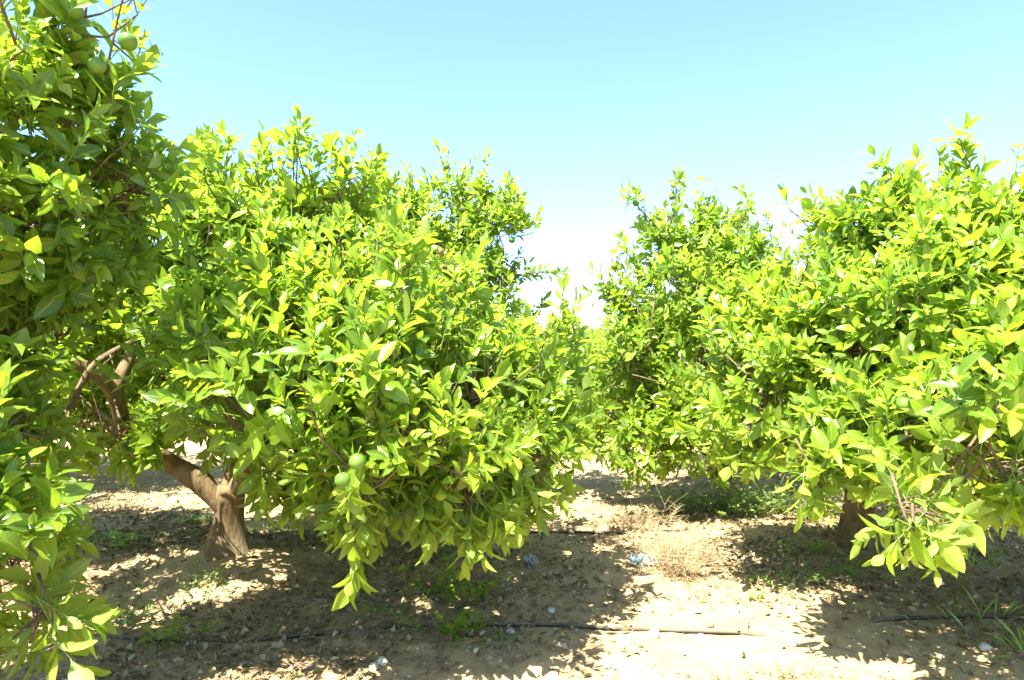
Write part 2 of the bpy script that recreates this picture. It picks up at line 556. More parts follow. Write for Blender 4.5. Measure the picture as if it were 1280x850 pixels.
def sphere_mesh(name, r, seg=22, rings=14):
    vs_, q, t = [], [], []
    for i in range(1, rings):
        a = math.pi * i / rings
        for j in range(seg):
            b = 2 * math.pi * j / seg
            k = 1 + .012 * math.sin(3 * b + i)
            vs_.append((r * k * math.sin(a) * math.cos(b), r * k * math.sin(a) * math.sin(b), r * .96 * math.cos(a)))
    top, bot = len(vs_), len(vs_) + 1
    vs_ += [(0, 0, r * .92), (0, 0, -r * .97)]
    for i in range(rings - 2):
        for j in range(seg):
            q.append((i * seg + j, (i + 1) * seg + j, (i + 1) * seg + (j + 1) % seg, i * seg + (j + 1) % seg))
    for j in range(seg):
        t += [(top, j, (j + 1) % seg), (bot, (rings - 2) * seg + (j + 1) % seg, (rings - 2) * seg + j)]
    return np.array(vs_), t, q


def make_tree(label, base, lobes, trunk, limbs, dens=85, L0=.122, near=True, fruit=(), holes=(), sprouts=(), n_water=10,
              gap=-.16, twig_share=.42, nleaf=9, tone=.42, dead=(), lump=.38, droop_low=.5, flare=.075, extra_branches=(), shrink=.05, thin=()):
    """trunk: [(point, radius)...]; limbs: list of [(point, radius)...]; lobes: [(centre, radii)...]"""
    base = np.array(base, float)
    lobes = [(c, np.maximum(r - shrink, r * .6)) for c, r in lobes]
    root = thing('orange_tree', label, 'tree', base, 'orange trees planted in the grove rows')
    st = ST_NEAR if near else ST_FAR

    def part(name, bag, mats, parent=root):
        me = bag.mesh(name)
        co = np.empty(len(me.vertices) * 3, np.float32); me.vertices.foreach_get('co', co)
        off = base if parent is root else base + np.array(parent.location)
        me.vertices.foreach_set('co', (co.reshape(-1, 3) - off.astype(np.float32)).ravel()); me.update()
        return link(name, me, mats, parent)

    # wood
    b = Bag(); tube(b, [p for p, r in trunk], [r for p, r in trunk], 18, .045, .03, flare=flare); part('trunk', b, [M_BARK])
    for lm in limbs:
        b = Bag(); tube(b, [p for p, r in lm], [r for p, r in lm], 12, .05, .04); part('limb', b, [M_BARK])
    for lm in extra_branches:
        b = Bag(); tube(b, [p for p, r in lm], [r for p, r in lm], 8, .06, .03)
        P = np.array([p for p, r in lm])
        for _ in range(12):
            i = R.integers(0, len(P) - 1); p = P[i] + (P[i + 1] - P[i]) * R.random()
            e = p + np.array([R.normal() * .12, R.normal() * .1, -.05 - .3 * R.random()])
            tube(b, [p, (p + e) / 2 + R.normal(size=3) * .02, e], [.005, .003, .0015], 4, 0, .05)
        part('dead_branch', b, [M_TWIG])
    nodes = []
    for lm in limbs:
        P, r = smooth_path([p for p, r in lm], [r for p, r in lm], .12)
        nodes.append(P[len(P) // 3:])
    nodes = np.concatenate(nodes)
    br = Bag(); ends = [nodes]
    for c, r in lobes:
        o = nodes[np.argmin(((nodes - c) ** 2).sum(1))]
        m1 = (o + c) / 2 + R.normal(size=3) * .06
        big = max(.005, .018 * min(1, float(r.mean()) / .6))
        if np.linalg.norm(c - o) > .08:
            tube(br, [o, m1, c], [big * 1.35, big * 1.1, big * .8], 6, .05, .08)
        for _ in range(int(4 + 6 * r.mean()) if r.mean() > .2 else 2):
            dv = unit(R.normal(size=3) + UP * .25)
            e = c + dv * r * (.55 + .3 * R.random()); mid = c + dv * r * .3 + R.normal(size=3) * .04
            tube(br, [c, mid, e], [big * .7, big * .45, .004], 5, .05, .08)
            t = np.linspace(.3, 1, 5)[:, None]
            ends.append(c + (e - c) * t)
    nodes = np.concatenate(ends)

    # fruit
    fpts = []
    for item in fruit:
        px, py, fr = item[:3]
        p = at(px, py, item[3]) if len(item) > 3 else ray_hit(lobes, px, py)
        if p is not None: fpts.append((p, fr))

    # leafy shoots
    allP, allA, allO, allT = [], [], [], []
    for li, (c, r) in enumerate(lobes):
        area = 4 * math.pi * (((r[0] * r[1]) ** 1.6 + (r[0] * r[2]) ** 1.6 + (r[1] * r[2]) ** 1.6) / 3) ** (1 / 1.6)
        n = int(area * dens * 1.15 * (.42 if li in thin else 1)) + 6
        dv = unit(R.normal(size=(n, 3)))
        f = 1 - .55 * R.random(n) ** 1.7
        p = c + dv * r * f[:, None]
        f2 = 1 + lump * wave3(p * 1.15)
        p = c + dv * r * (f * f2)[:, None]
        ok = wave3(p * .9 + 5.3) > gap
        for lj, (c2, r2) in enumerate(lobes):
            if lj != li:
                ok &= (((p - c2) / r2) ** 2).sum(1) > .45 ** 2
        for c2, r2 in holes:
            ok &= (((p - c2) / r2) ** 2).sum(1) > 1
        ok &= p[:, 2] > H(p[:, 0], p[:, 1]) + .16
        p, dv = p[ok], dv[ok]
        nrm = unit(dv / r)
        low = np.clip(-nrm[:, 2] * 1.2 - .1, 0, 1)
        ax = nrm * .75 + UP * (.75 - 1.25 * low[:, None] * droop_low * 1.4) + R.normal(size=p.shape) * .34
        allP.append(p); allA.append(ax); allO.append(nrm)
        allT.append(np.clip(tone + .16 * wave3(p * .7 + 2) + R.normal(size=len(p)) * .19, 0, 1))
        # upright water shoots that break the outline
        for _ in range(max(0, int(n_water * r[0] * r[1] / .5))):
            a = R.random() * 6.28; q = math.sqrt(R.random()) * .85
            s0 = c + r * np.array([math.cos(a) * q, math.sin(a) * q, math.sqrt(1 - q * q) * .92])
            sprouts_local = (s0, s0 + np.array([R.normal() * .06 + math.cos(a) * .08, R.normal() * .06 + math.sin(a) * .08, .16 + .22 * R.random()]))
            add_sprout(br, sprouts_local, allP, allA, allO, allT, tone, holes)
    for s0, s1 in sprouts:
        add_sprout(br, (np.array(s0, float), np.array(s1, float)), allP, allA, allO, allT, tone, ())
    P = np.concatenate(allP); A = np.concatenate(allA); O = np.concatenate(allO); T = np.concatenate(allT)
    crown = Bag()
    low = P[:, 2] < 1.0
    for sel, dr in ((low, .20), (~low, .0)):
        shoots(crown, P[sel], A[sel], nleaf, L0, .15, T[sel], st, O[sel], fpts, dr)
    # brown twigs between the shoots and the branches
    sel = R.random(len(P)) < twig_share
    Ps = P[sel]
    j = np.empty(len(Ps), int)
    for i in range(0, len(Ps), 2000):
        j[i:i + 2000] = ((Ps[i:i + 2000, None] - nodes[None]) ** 2).sum(2).argmin(1)
    o = nodes[j]
    near_ = np.linalg.norm(o - Ps, axis=1) < .65
    Ps, o = Ps[near_], o[near_]
    midp = (Ps * .55 + o * .45) + R.normal(size=Ps.shape) * .03 - UP * .02
    prisms(br, np.stack([o, midp, Ps], 1), [.0065, .0045, .003], 4)
    part('twigs', br, [M_TWIG])['kind'] = 'stuff'
    part('crown', crown, [M_LEAF, M_STEM])
    # hanging dead leaves
    if dead:
        db = Bag()
        for px, py, Y in dead:
            p = at(px, py, Y); n = 7
            bp = p + R.normal(size=(n, 3)) * .05
            dd = np.tile([0, 0, -1.], (n, 1)) + R.normal(size=(n, 3)) * .3
            leaves(db, bp, dd, np.tile([0, -1., 0], (n, 1)) + R.normal(size=(n, 3)) * .5, np.full(n, L0), np.full(n, L0 * .33), np.full(n, .9), np.full(n, .3), R.random(n), st)
        part('dead_leaves', db, [M_DEAD])
    for p, fr in fpts:
        V, t, q = sphere_mesh('green_orange', fr)
        b = Bag(); b.add(V, t, q)
        tube(b, [(0, 0, fr * .88), (.004, 0, fr * 1.15), (.012, .006, fr * 1.9)], [.004, .0028, .0025], 6, 0, .01, mat=1)
        fo = link('green_orange', b.mesh('green_orange'), [M_FRUIT, M_STEM], root)
        fo.location = p - base
        fo.rotation_euler = (R.normal() * .25, R.normal() * .25, R.random() * 6)
    return root


def add_sprout(br, seg, allP, allA, allO, allT, tone, holes):
    s0, s1 = seg
    ln = np.linalg.norm(s1 - s0); n = max(3, int(ln / .048))
    t = np.linspace(-.05, 1, n)[:, None]
    bow = R.normal(size=3) * .06
    p = s0 + (s1 - s0) * t + bow * (t * (1 - t)) * 4
    p = p + R.normal(size=p.shape) * .012
    ok = np.ones(n, bool)
    for c2, r2 in holes:
        ok &= (((p - c2) / r2) ** 2).sum(1) > 1
    p = p[ok]
    if len(p) == 0: return
    d = unit(s1 - s0)
    allP.append(p); allA.append(np.tile(d, (len(p), 1)) + R.normal(size=p.shape) * .45)
    allO.append(np.tile(d, (len(p), 1))); allT.append(np.clip(np.full(len(p), tone + .12) + R.normal(size=len(p)) * .08, 0, 1))
    tube(br, [s0 - d * .12, (s0 + s1) / 2 + bow, s1], [.006, .0045, .002], 4, 0, .06)


def auto_limbs(fork, r0, targets):
    out = []
    for t in targets:
        t = np.array(t, float)
        m = fork + (t - fork) * .45 + np.array([0, 0, -.08])
        out.append([(fork - UP * .05, r0 * .8), (m, r0 * .62), (t, r0 * .32)])
    return out


T_NL = np.array([-3.2, 1.0]); T_1 = on_ground(285, 712)[:2] if False else np.array([-1.93, 4.55])
T_2 = np.array([2.45, 4.75]); T_M = np.array([-1.3, 7.7]); T_R = np.array([2.35, 7.6])
T_FL = np.array([-5.7, 7.6]); T_FR = np.array([6.3, 7.5])
TRUNKS += [tuple(t) for t in (T_NL, T_1, T_2, T_M, T_R, T_FL, T_FR)]
g0 = lambda t, z=0.: np.array([t[0], t[1], float(H(*t)) + z])

# --- first row, left: forked trunk, one limb leaning left
B1 = g0(T_1)
fork = at(287, 618, 4.52)
lobes1 = [lobe(335, 365, 4.3, (.85, .85, .66)), lobe(405, 330, 4.3, (.50, .7, .40)), lobe(235, 328, 4.4, (.55, .65, .44)), lobe(315, 300, 4.3, (.35, .4, .25)),
          lobe(420, 478, 3.35, (.85, .75, .50)), lobe(485, 568, 2.95, (.55, .5, .31)), lobe(452, 655, 2.75, (.10, .12, .14)),
          lobe(595, 530, 3.65, (.54, .6, .50)), lobe(655, 585, 3.35, (.24, .3, .19)), lobe(580, 622, 3.0, (.28, .28, .12)), lobe(450, 605, 2.85, (.28, .3, .15)),
          lobe(375, 562, 3.2, (.22, .3, .19)), lobe(160, 350, 4.4, (.6, .6, .45)), lobe(20, 480, 4.9, (.9, .6, .62)),
          lobe(400, 420, 5.2, (1.0, .6, .70)), lobe(250, 490, 4.4, (.34, .4, .28)), lobe(205, 470, 4.35, (.28, .3, .22)), lobe(205, 522, 4.0, (.24, .22, .15)), lobe(150, 548, 3.9, (.22, .2, .10)), lobe(165, 545, 3.85, (.13, .15, .10)), lobe(50, 510, 4.5, (.7, .5, .5)), lobe(560, 490, 4.7, (.75, .7, .42)),
          lobe(645, 510, 4.3, (.40, .5, .38)), lobe(355, 470, 4.0, (.5, .5, .4)), lobe(-120, 350, 4.6, (.8, .8, .8))]
limbs1 = [[(fork - UP * .10, .082), (at(250, 602, 4.46), .070), (at(212, 578, 4.38), .061), (at(160, 540, 4.2), .050), (at(142, 490, 4.0), .043), (at(105, 458, 3.85), .038), (at(66, 446, 3.75), .022)],
          [(fork - UP * .08, .080), (at(300, 575, 4.6), .070), (at(330, 480, 4.75), .058), (at(390, 380, 4.8), .04), (at(420, 300, 4.5), .022)],
          [(fork - UP * .02, .06), (at(330, 560, 4.3), .05), (at(400, 500, 3.7), .036), (at(460, 520, 3.2), .02)],
          [(fork + UP * .1, .05), (at(380, 520, 4.9), .045), (at(500, 470, 4.9), .035), (at(590, 480, 4.2), .02)],
          [(at(142, 490, 4.0), .045), (at(165, 440, 4.1), .036), (at(200, 360, 4.3), .026), (at(240, 300, 4.4), .016)]]
branch1 = [[(at(172, 424, 3.75), .016), (at(140, 440, 3.65), .017), (at(112, 462, 3.55), .016), (at(80, 520, 3.5), .014), (at(40, 555, 3.45), .011), (at(5, 620, 3.4), .006)],
           [(at(90, 490, 3.7), .007), (at(125, 520, 3.75), .006), (at(150, 540, 3.8), .004)]]
holes1 = [(at(110, 480, 3.75), np.array([.42, .55, .33])), (at(80, 545, 3.5), np.array([.22, .4, .16])), (at(215, 640, 3.7), np.array([.43, 1.4, .33])),
          (at(262, 335, 4.6), np.array([.20, 1.4, .13])), (at(160, 292, 4.4), np.array([.17, 1.2, .11]))]
make_tree('orange tree with a thick forked trunk in view and one limb leaning left',
          B1, lobes1, [(B1 - UP * .12, .125), (B1 + UP * .05, .113), ((B1 + fork) / 2 + np.array([.005, 0, .03]), .097), (fork, .105), (fork + UP * .07, .085)],
          limbs1, dens=112, L0=.106, fruit=[(428, 236, .031), (410, 262, .03), (416, 276, .03), (447, 577, .033), (428, 600, .03), (705, 585, .03), (350, 300, .03), (478, 505, .03)],
          holes=holes1, extra_branches=branch1, n_water=11,
          sprouts=[(at(437, 255, 4.2), at(430, 190, 4.2)), (at(395, 245, 4.2), at(388, 205, 4.2)), (at(250, 235, 4.3), at(243, 185, 4.3)), (at(330, 245, 4.3), at(325, 200, 4.3)), (at(452, 640, 2.75), at(448, 700, 2.72)), (at(590, 640, 3.0), at(597, 655, 2.98))])

# --- near tree at the left edge (its trunk stands outside the picture)
BN = g0(T_NL); fkN = BN + np.array([.05, .1, .6])
lobesN = [lobe(40, 180, 2.6, (.38, .55, .52)), lobe(85, 55, 2.6, (.24, .3, .26)), lobe(15, 300, 2.75, (.42, .45, .32)), lobe(170, 235, 2.95, (.14, .2, .16)),
          lobe(-15, 665, 2.25, (.33, .36, .38)), lobe(-15, 690, 2.45, (.24, .3, .3)), lobe(-10, 600, 2.6, (.28, .3, .22)), lobe(-25, 560, 2.9, (.3, .3, .25)), lobe(0, 470, 2.9, (.24, .3, .30)), lobe(10, 470, 3.5, (.3, .3, .4)), (np.array([-2.65, 2.2, 1.25]), np.array([.6, .6, .6])), lobe(52, 765, 2.15, (.07, .08, .08)), lobe(15, 598, 2.4, (.26, .25, .12)), lobe(10, 545, 2.5, (.24, .22, .20)), lobe(20, 420, 2.85, (.28, .3, .18)), lobe(5, 480, 2.6, (.22, .25, .20)), lobe(-40, 60, 2.4, (.4, .5, .5)),
          (np.array([-2.9, 1.3, 1.4]), np.array([1.1, 1.0, .95])), (np.array([-3.6, 1.0, 1.6]), np.array([1.2, 1.2, .8])), (np.array([-2.5, 2.3, .95]), np.array([.6, .5, .55]))]
make_tree('nearest orange tree at the left edge with large leaves and its trunk out of sight',
          BN, lobesN, [(BN - UP * .1, .14), (BN + UP * .2, .115), (fkN, .12)],
          auto_limbs(fkN, .09, [(-2.2, 2.2, 1.9), (-2.1, 2.1, .9), (-2.6, 1.3, 2.0), (-3.7, .8, 1.9), (-3.3, 1.9, 1.6)]),
          dens=96, L0=.112, thin=(10, 16, 17, 18, 19), fruit=[(160, 52, .033, 2.42), (121, 82, .031, 2.4), (93, 14, .032, 2.45), (60, 250, .03)], n_water=6, tone=.40, holes=[(at(120, 482, 3.2), np.array([.24, .8, .20]))],
          sprouts=[(at(150, 60, 2.6), at(172, 20, 2.6)), (at(60, 60, 2.5), at(55, -10, 2.5)), (at(60, 760, 2.15), at(70, 795, 2.12)), (at(140, 190, 2.7), at(190, 190, 2.7))])

# --- first row, right
B2 = g0(T_2); fk2 = B2 + np.array([.0, -.05, .42])
lobes2 = [lobe(1155, 320, 3.9, (.46, .6, .42)), lobe(1275, 330, 3.5, (.5, .65, .42)), lobe(1065, 445, 3.75, (.34, .34, .28)), lobe(1060, 290, 4.2, (.24, .25, .13)),
          lobe(1130, 430, 3.6, (.72, .7, .50)), lobe(965, 440, 4.3, (.48, .55, .45)), lobe(945, 505, 3.9, (.36, .4, .32)), lobe(1085, 550, 3.05, (.30, .33, .17)),
          lobe(1225, 530, 2.7, (.46, .45, .34)), lobe(1148, 640, 2.35, (.13, .14, .11)), lobe(1025, 590, 2.95, (.12, .14, .14)), lobe(1190, 430, 5.2, (1.0, .8, .70)),
          lobe(1265, 585, 2.5, (.22, .25, .12)), lobe(1350, 480, 2.9, (.55, .7, .38)), lobe(1080, 480, 4.6, (.8, .6, .42)), (np.array([3.3, 3.6, 1.4]), np.array([.9, 1.0, .8]))]
make_tree('orange tree on the right with a short shaded trunk and low drooping leaf cluster',
          B2, lobes2, [(B2 - UP * .12, .13), (B2 + UP * .06, .112), (B2 + UP * .22, .098), (fk2, .10)],
          [[(fk2 - UP * .06, .075), (at(1078, 600, 4.4), .058), (at(1085, 500, 4.0), .042), (at(1120, 420, 3.7), .022)],
           [(fk2 - UP * .05, .07), (at(1040, 560, 4.6), .05), (at(990, 480, 4.4), .035), (at(965, 430, 4.3), .02)],
           [(fk2 - UP * .05, .07), (at(1130, 580, 4.2), .05), (at(1190, 540, 3.6), .030), (at(1220, 500, 3.1), .014)],
           [(fk2 - UP * .05, .06), (at(1140, 500, 4.9), .05), (at(1150, 360, 4.7), .03), (at(1145, 280, 4.0), .016)],
           [(fk2 - UP * .05, .06), (at(1180, 480, 4.5), .045), (at(1270, 380, 3.8), .03), (at(1300, 260, 3.5), .016)]],
          dens=115, L0=.106, fruit=[(1058, 285, .028, 4.0), (1230, 450, .03), (985, 455, .03), (1130, 505, .03)], n_water=6, tone=.48, gap=-.32, 
          holes=[(at(1042, 325, 4.0), np.array([.17, 1.0, .08])), (at(1200, 610, 3.2), np.array([.35, .7, .12])), (at(1072, 668, 3.9), np.array([.24, 1.3, .17])), (at(960, 640, 4.2), np.array([.4, .8, .26]))],
          sprouts=[(at(1180, 225, 3.9), at(1188, 178, 3.8)), (at(1125, 245, 3.9), at(1112, 210, 3.9)), (at(1255, 245, 3.5), at(1270, 215, 3.45)), (at(1140, 630, 2.35), at(1160, 660, 2.33)), (at(1150, 620, 2.4), at(1195, 645, 2.35)), (at(1010, 580, 2.95), at(1028, 615, 2.92)), (at(1000, 300, 4.3), at(985, 262, 4.3))])

# --- second row, middle left
BM = g0(T_M); fkM = BM + np.array([0, -.05, .5])
lobesM = [lobe(555, 350, 6.6, (.82, .85, .74)), lobe(622, 290, 6.4, (.32, .35, .44)), lobe(500, 305, 6.6, (.46, .5, .42)), lobe(470, 470, 7.0, (1.2, .9, .85)),
          lobe(610, 450, 6.5, (.5, .6, .5)), lobe(655, 345, 6.3, (.14, .14, .07)), lobe(700, 470, 7.2, (.45, .5, .45)), lobe(400, 430, 8.2, (1.2, .8, .9)), lobe(560, 560, 7.0, (.9, .7, .35))]
make_tree('orange tree behind the forked-trunk tree with tall fruiting shoots against the sky',
          BM, lobesM, [(BM - UP * .1, .13), (BM + UP * .15, .10), (fkM, .10)], auto_limbs(fkM, .08, [lobesM[0][0], lobesM[2][0], lobesM[3][0], lobesM[4][0], lobesM[7][0]]),
          dens=115, L0=.102, near=True, nleaf=8, fruit=[(558, 208, .03, 6.35), (577, 262, .03, 6.35), (640, 300, .03), (668, 305, .03), (545, 330, .03), (620, 360, .03)],
          n_water=10, tone=.46, dead=[(553, 312, 5.62), (567, 322, 5.62)],
          sprouts=[(at(568, 300, 6.4), at(553, 198, 6.4)), (at(575, 290, 6.4), at(585, 215, 6.4)), (at(610, 260, 6.4), at(602, 212, 6.4)), (at(640, 280, 6.4), at(640, 235, 6.4)), (at(650, 345, 6.3), at(700, 342, 6.25)), (at(650, 290, 6.4), at(667, 280, 6.4)), (at(500, 290, 6.5), at(495, 235, 6.5)), (at(520, 290, 6.5), at(535, 255, 6.5))])

# --- second row, middle right
BR = g0(T_R); fkR = BR + np.array([0, -.05, .45])
lobesR = [lobe(880, 425, 6.3, (.85, .9, .82)), lobe(828, 300, 6.2, (.20, .2, .26)), lobe(895, 285, 6.3, (.20, .2, .28)), lobe(920, 330, 6.2, (.36, .4, .25)), lobe(795, 440, 6.0, (.32, .5, .48)),
          lobe(860, 540, 5.9, (.44, .42, .31)), lobe(800, 555, 5.75, (.3, .3, .22)), lobe(958, 390, 6.4, (.3, .3, .22)), lobe(1010, 445, 7.0, (1.0, .9, .7)), lobe(760, 520, 6.6, (.35, .5, .38)), lobe(900, 400, 8.3, (1.1, .8, .9)), lobe(790, 365, 6.2, (.2, .25, .25))]
make_tree('orange tree right of the sky gap in the second row, tall shoots on top',
          BR, lobesR, [(BR - UP * .1, .13), (BR + UP * .15, .10), (fkR, .10)], auto_limbs(fkR, .08, [lobesR[0][0], lobesR[3][0], lobesR[4][0], lobesR[5][0], lobesR[8][0]]),
          dens=112, L0=.106, near=True, nleaf=8, fruit=[(795, 254, .03, 6.15), (840, 246, .03, 6.15), (768, 333, .031, 6.1), (775, 425, .031), (841, 432, .031), (836, 470, .031), (870, 380, .03)],
          n_water=10, tone=.48,
          sprouts=[(at(830, 290, 6.2), at(797, 250, 6.2)), (at(838, 280, 6.2), at(843, 228, 6.2)), (at(893, 280, 6.3), at(890, 235, 6.3)), (at(905, 280, 6.3), at(925, 240, 6.3)), (at(965, 310, 6.3), at(960, 278, 6.3)), (at(1000, 330, 6.3), at(1015, 305, 6.3)), (at(780, 345, 6.2), at(765, 322, 6.2)), (at(775, 370, 6.1), at(755, 355, 6.1))])


# --- other trees of the grove: one plain kind, copied
def grove_tree(label, t, h, w=1.85):
    B = g0(t); fk = B + np.array([0, 0, .45]); s = h / 2.8
    ls = [(B + np.array([0, 0, 1.45 * s]), np.array([w, w, 1.0 * s])), (B + np.array([.5, -.3, 2.0 * s]), np.array([.9, .9, .65 * s])), (B + np.array([-.7, -.4, 1.9 * s]), np.array([.8, .9, .6 * s])),
          (B + np.array([.2, -1.2, .95 * s]), np.array([.9, .6, .6 * s])), (B + np.array([-1.1, -.5, .9 * s]), np.array([.7, .8, .55 * s])), (B + np.array([1.1, .2, .9 * s]), np.array([.8, .9, .55 * s]))]
    return make_tree(label, B, ls, [(B - UP * .1, .13), (B + UP * .15, .10), (fk, .1)], auto_limbs(fk, .08, [l[0] for l in ls[1:]]), dens=65, L0=.115, near=False, nleaf=8, n_water=4, twig_share=.2, tone=.46)


def copy_tree(src, label, t, rz, s):
    r = src.copy(); COL.objects.link(r); r.location = g0(t); r.rotation_euler.z = rz; r.scale = (1, 1, s); r['label'] = label
    for ch in list(src.children):
        c = ch.copy(); COL.objects.link(c); c.parent = r
    return r


gt = grove_tree('orange tree at the far left of the second row behind the leaning limb', T_FL, 2.7)
copy_tree(gt, 'orange tree at the far right end of the second row, mostly hidden', T_FR, 2.1, 1.05)
copy_tree(gt, 'low distant orange tree closing the bottom of the sky gap', (.95, 12.3), 1.0, .74)
copy_tree(gt, 'farthest small orange tree behind the low one in the sky gap', (1.9, 17.5), 3.0, .86)

# ------------------------------------------------------------------ ground
def axis(lo, hi, step, far):
    c = np.arange(lo, hi + 1e-6, step); out = [c]
    e, s = [], step
    x = hi
    while x < far:
        s *= 1.13; x += s; e.append(x)
    e2, s = [], step
    x = lo
    while x > -far:
        s *= 1.13; x -= s; e2.append(x)
    return np.concatenate([np.array(e2[::-1]), c, np.array(e)])


gx, gy = axis(-5.5, 5.5, .022, 900), axis(1.6, 8.5, .022, 900)
X, Y = np.meshgrid(gx, gy)
Z = H(X, Y)
nx, ny = len(gx), len(gy)
idx = np.arange(nx * ny).reshape(ny, nx)
Q = np.stack([idx[:-1, :-1], idx[:-1, 1:], idx[1:, 1:], idx[1:, :-1]], -1).reshape(-1, 4)
tag(link('ground', np_mesh('ground', np.stack([X, Y, Z], -1).reshape(-1, 3), None, Q), [M_SOIL]), 'sandy orchard soil', None, None, 'structure')
if 'category' in bpy.data.objects['ground']: del bpy.data.objects['ground']['category']


# where fallen leaves gather (under the crowns and along the pipes), where the sand is bare
def litter_density(x, y):
    d = .18 + 0 * x
    for (tx, ty), rr in (((-2.2, 3.9), 1.7), ((-.7, 3.5), 1.35), ((-.4, 4.6), 1.2), ((2.3, 4.4), 1.7), ((-2.8, 5.4), 1.3), ((.3, 5.4), 1.0), ((2.6, 3.3), 1.2), ((-1.8, 2.9), 1.1), ((1.8, 6.3), .9)):
        d = d + .75 * np.exp(-(((x - tx) / rr) ** 2 + ((y - ty) / (rr * .62)) ** 2) * 1.4)
    d = d * (.25 + 1.25 * np.clip(vnoise(x * 2.3 + 11, y * 2.3 + 4) * 1.9 - .35, 0, 1))
    for (tx, ty), rr in (((-1.9, 4.25), .55), ((1.05, 3.2), .75), ((.6, 7.4), 1.2), ((.3, 2.4), 1.0), ((1.6, 2.7), .8)):
        d = d * (1 - .85 * np.exp(-((x - tx) ** 2 + (y - ty) ** 2) / rr ** 2))
    return d


def scatter(n, dens, xr=(-4.5, 4.8), yr=(2.0, 9.0)):
    p = np.stack([R.uniform(*xr, n), R.uniform(*yr, n)], 1)
    ok = R.random(n) < dens(p[:, 0], p[:, 1])
    p = p[ok]
    return np.column_stack([p, H(p[:, 0], p[:, 1])])


p = scatter(78000, litter_density); n = len(p)
b = Bag()
th = R.random(n) * 6.28
d = np.stack([np.cos(th), np.sin(th), R.normal(size=n) * .22], 1)
nr = np.tile(UP, (n, 1)) + R.normal(size=(n, 3)) * .45
L = .017 + .050 * R.random(n) ** 1.5
leaves(b, p + UP * (.004 + .014 * R.random(n))[:, None], d, nr, L, L * (.30 + .22 * R.random(n)), .3 + 1.0 * R.random(n), R.normal(size=n) * .28, R.random(n), ST_FAR, wavy=.25)
tag(link('leaf_litter', b.mesh('leaf_litter'), [M_LITTER]), 'dry curled brown leaves strewn over the soil under the trees', 'leaf litter', None, 'stuff')

p = scatter(20000, lambda x, y: .10 + .75 * litter_density(x, y)); n = len(p)
th = R.random(n) * 6.28; ln = .03 + .10 * R.random(n) ** 2
dd = np.stack([np.cos(th) * ln, np.sin(th) * ln, .01 * R.random(n)], 1)
b = Bag(); prisms(b, np.stack([p + UP * .004 - dd, p + UP * .008 + R.normal(size=(n, 3)) * .006, p + UP * .006 + dd], 1), [.0016, .0019, .0012], 4)
tag(link('twig_debris', b.mesh('twig_debris'), [M_STICK]), 'thin dry twigs and straw bits scattered on the soil', 'twig debris', None, 'stuff')


def rock_batch(b, P, S):
    ph = (1 + 5 ** .5) / 2
    I = unit(np.array([(-1, ph, 0), (1, ph, 0), (-1, -ph, 0), (1, -ph, 0), (0, -1, ph), (0, 1, ph), (0, -1, -ph), (0, 1, -ph), (ph, 0, -1), (ph, 0, 1), (-ph, 0, -1), (-ph, 0, 1)], float))
    T = np.array([(0, 11, 5), (0, 5, 1), (0, 1, 7), (0, 7, 10), (0, 10, 11), (1, 5, 9), (5, 11, 4), (11, 10, 2), (10, 7, 6), (7, 1, 8), (3, 9, 4), (3, 4, 2), (3, 2, 6), (3, 6, 8), (3, 8, 9), (4, 9, 5), (2, 4, 11), (6, 2, 10), (8, 6, 7), (9, 8, 1)])
    N = len(P)
    V = I[None] * (1 + .16 * R.normal(size=(N, 12, 1))) * S[:, None, None] * (np.array([1, 1, .62]) * (1 + .2 * R.normal(size=(N, 1, 3))))
    b.add((V + P[:, None]).reshape(-1, 3), (T[None] + (np.arange(N) * 12)[:, None, None]).reshape(-1, 3))


p = scatter(16000, lambda x, y: .22 + .5 * vnoise(x * 1.3, y * 1.3 + 20)); n = len(p)
b = Bag(); rock_batch(b, p + UP * .001, .0025 + .011 * R.random(n) ** 3.2)
tag(link('pebbles', b.mesh('pebbles'), [M_PEBBLE]), 'small pebbles and clods scattered over the sandy soil', 'pebbles', None, 'stuff')


# stones one can tell apart
def stone(px, py, r, label):
    r = r * 1.45
    g = on_ground(px, py)
    ph = R.random(8) * 6.28
    V, t, q = sphere_mesh('stone', 1.0, 16, 10)
    k = 1 + .10 * np.sin(V[:, 0] * 2.6 + ph[0]) + .09 * np.sin(V[:, 1] * 3.3 + ph[1]) + .07 * np.sin(V[:, 2] * 4 + ph[2] + V[:, 0] * 2) + .04 * np.sin(V[:, 0] * 7 + V[:, 1] * 6 + ph[3])
    V = V * k[:, None] * np.array([1.15, .9, .65]) * r
    o = link('stone', np_mesh('stone', V, t, q), [M_STONE]); o.location = g + UP * r * .25; o.rotation_euler.z = ph[4]
    tag(o, label, 'stone', 'pale stones lying on the soil')


stone(478, 830, .022, 'round pale stone near the bottom edge in the shade of the centre')
stone(466, 834, .015, 'small pale stone just left of the round pale one')
stone(638, 792, .016, 'grey stone just in front of the black pipe in the shade')
stone(597, 815, .014, 'small stone on the shadow edge below the green suckers')
stone(818, 795, .022, 'flat tan stone touching the sunlit stretch of the black pipe')
stone(990, 806, .024, 'tan stone on bare sunlit sand right of the pipe')
stone(1232, 811, .020, 'lone stone in the shadow at the lower right')
stone(690, 765, .017, 'pale stone in the shade behind the black pipe')

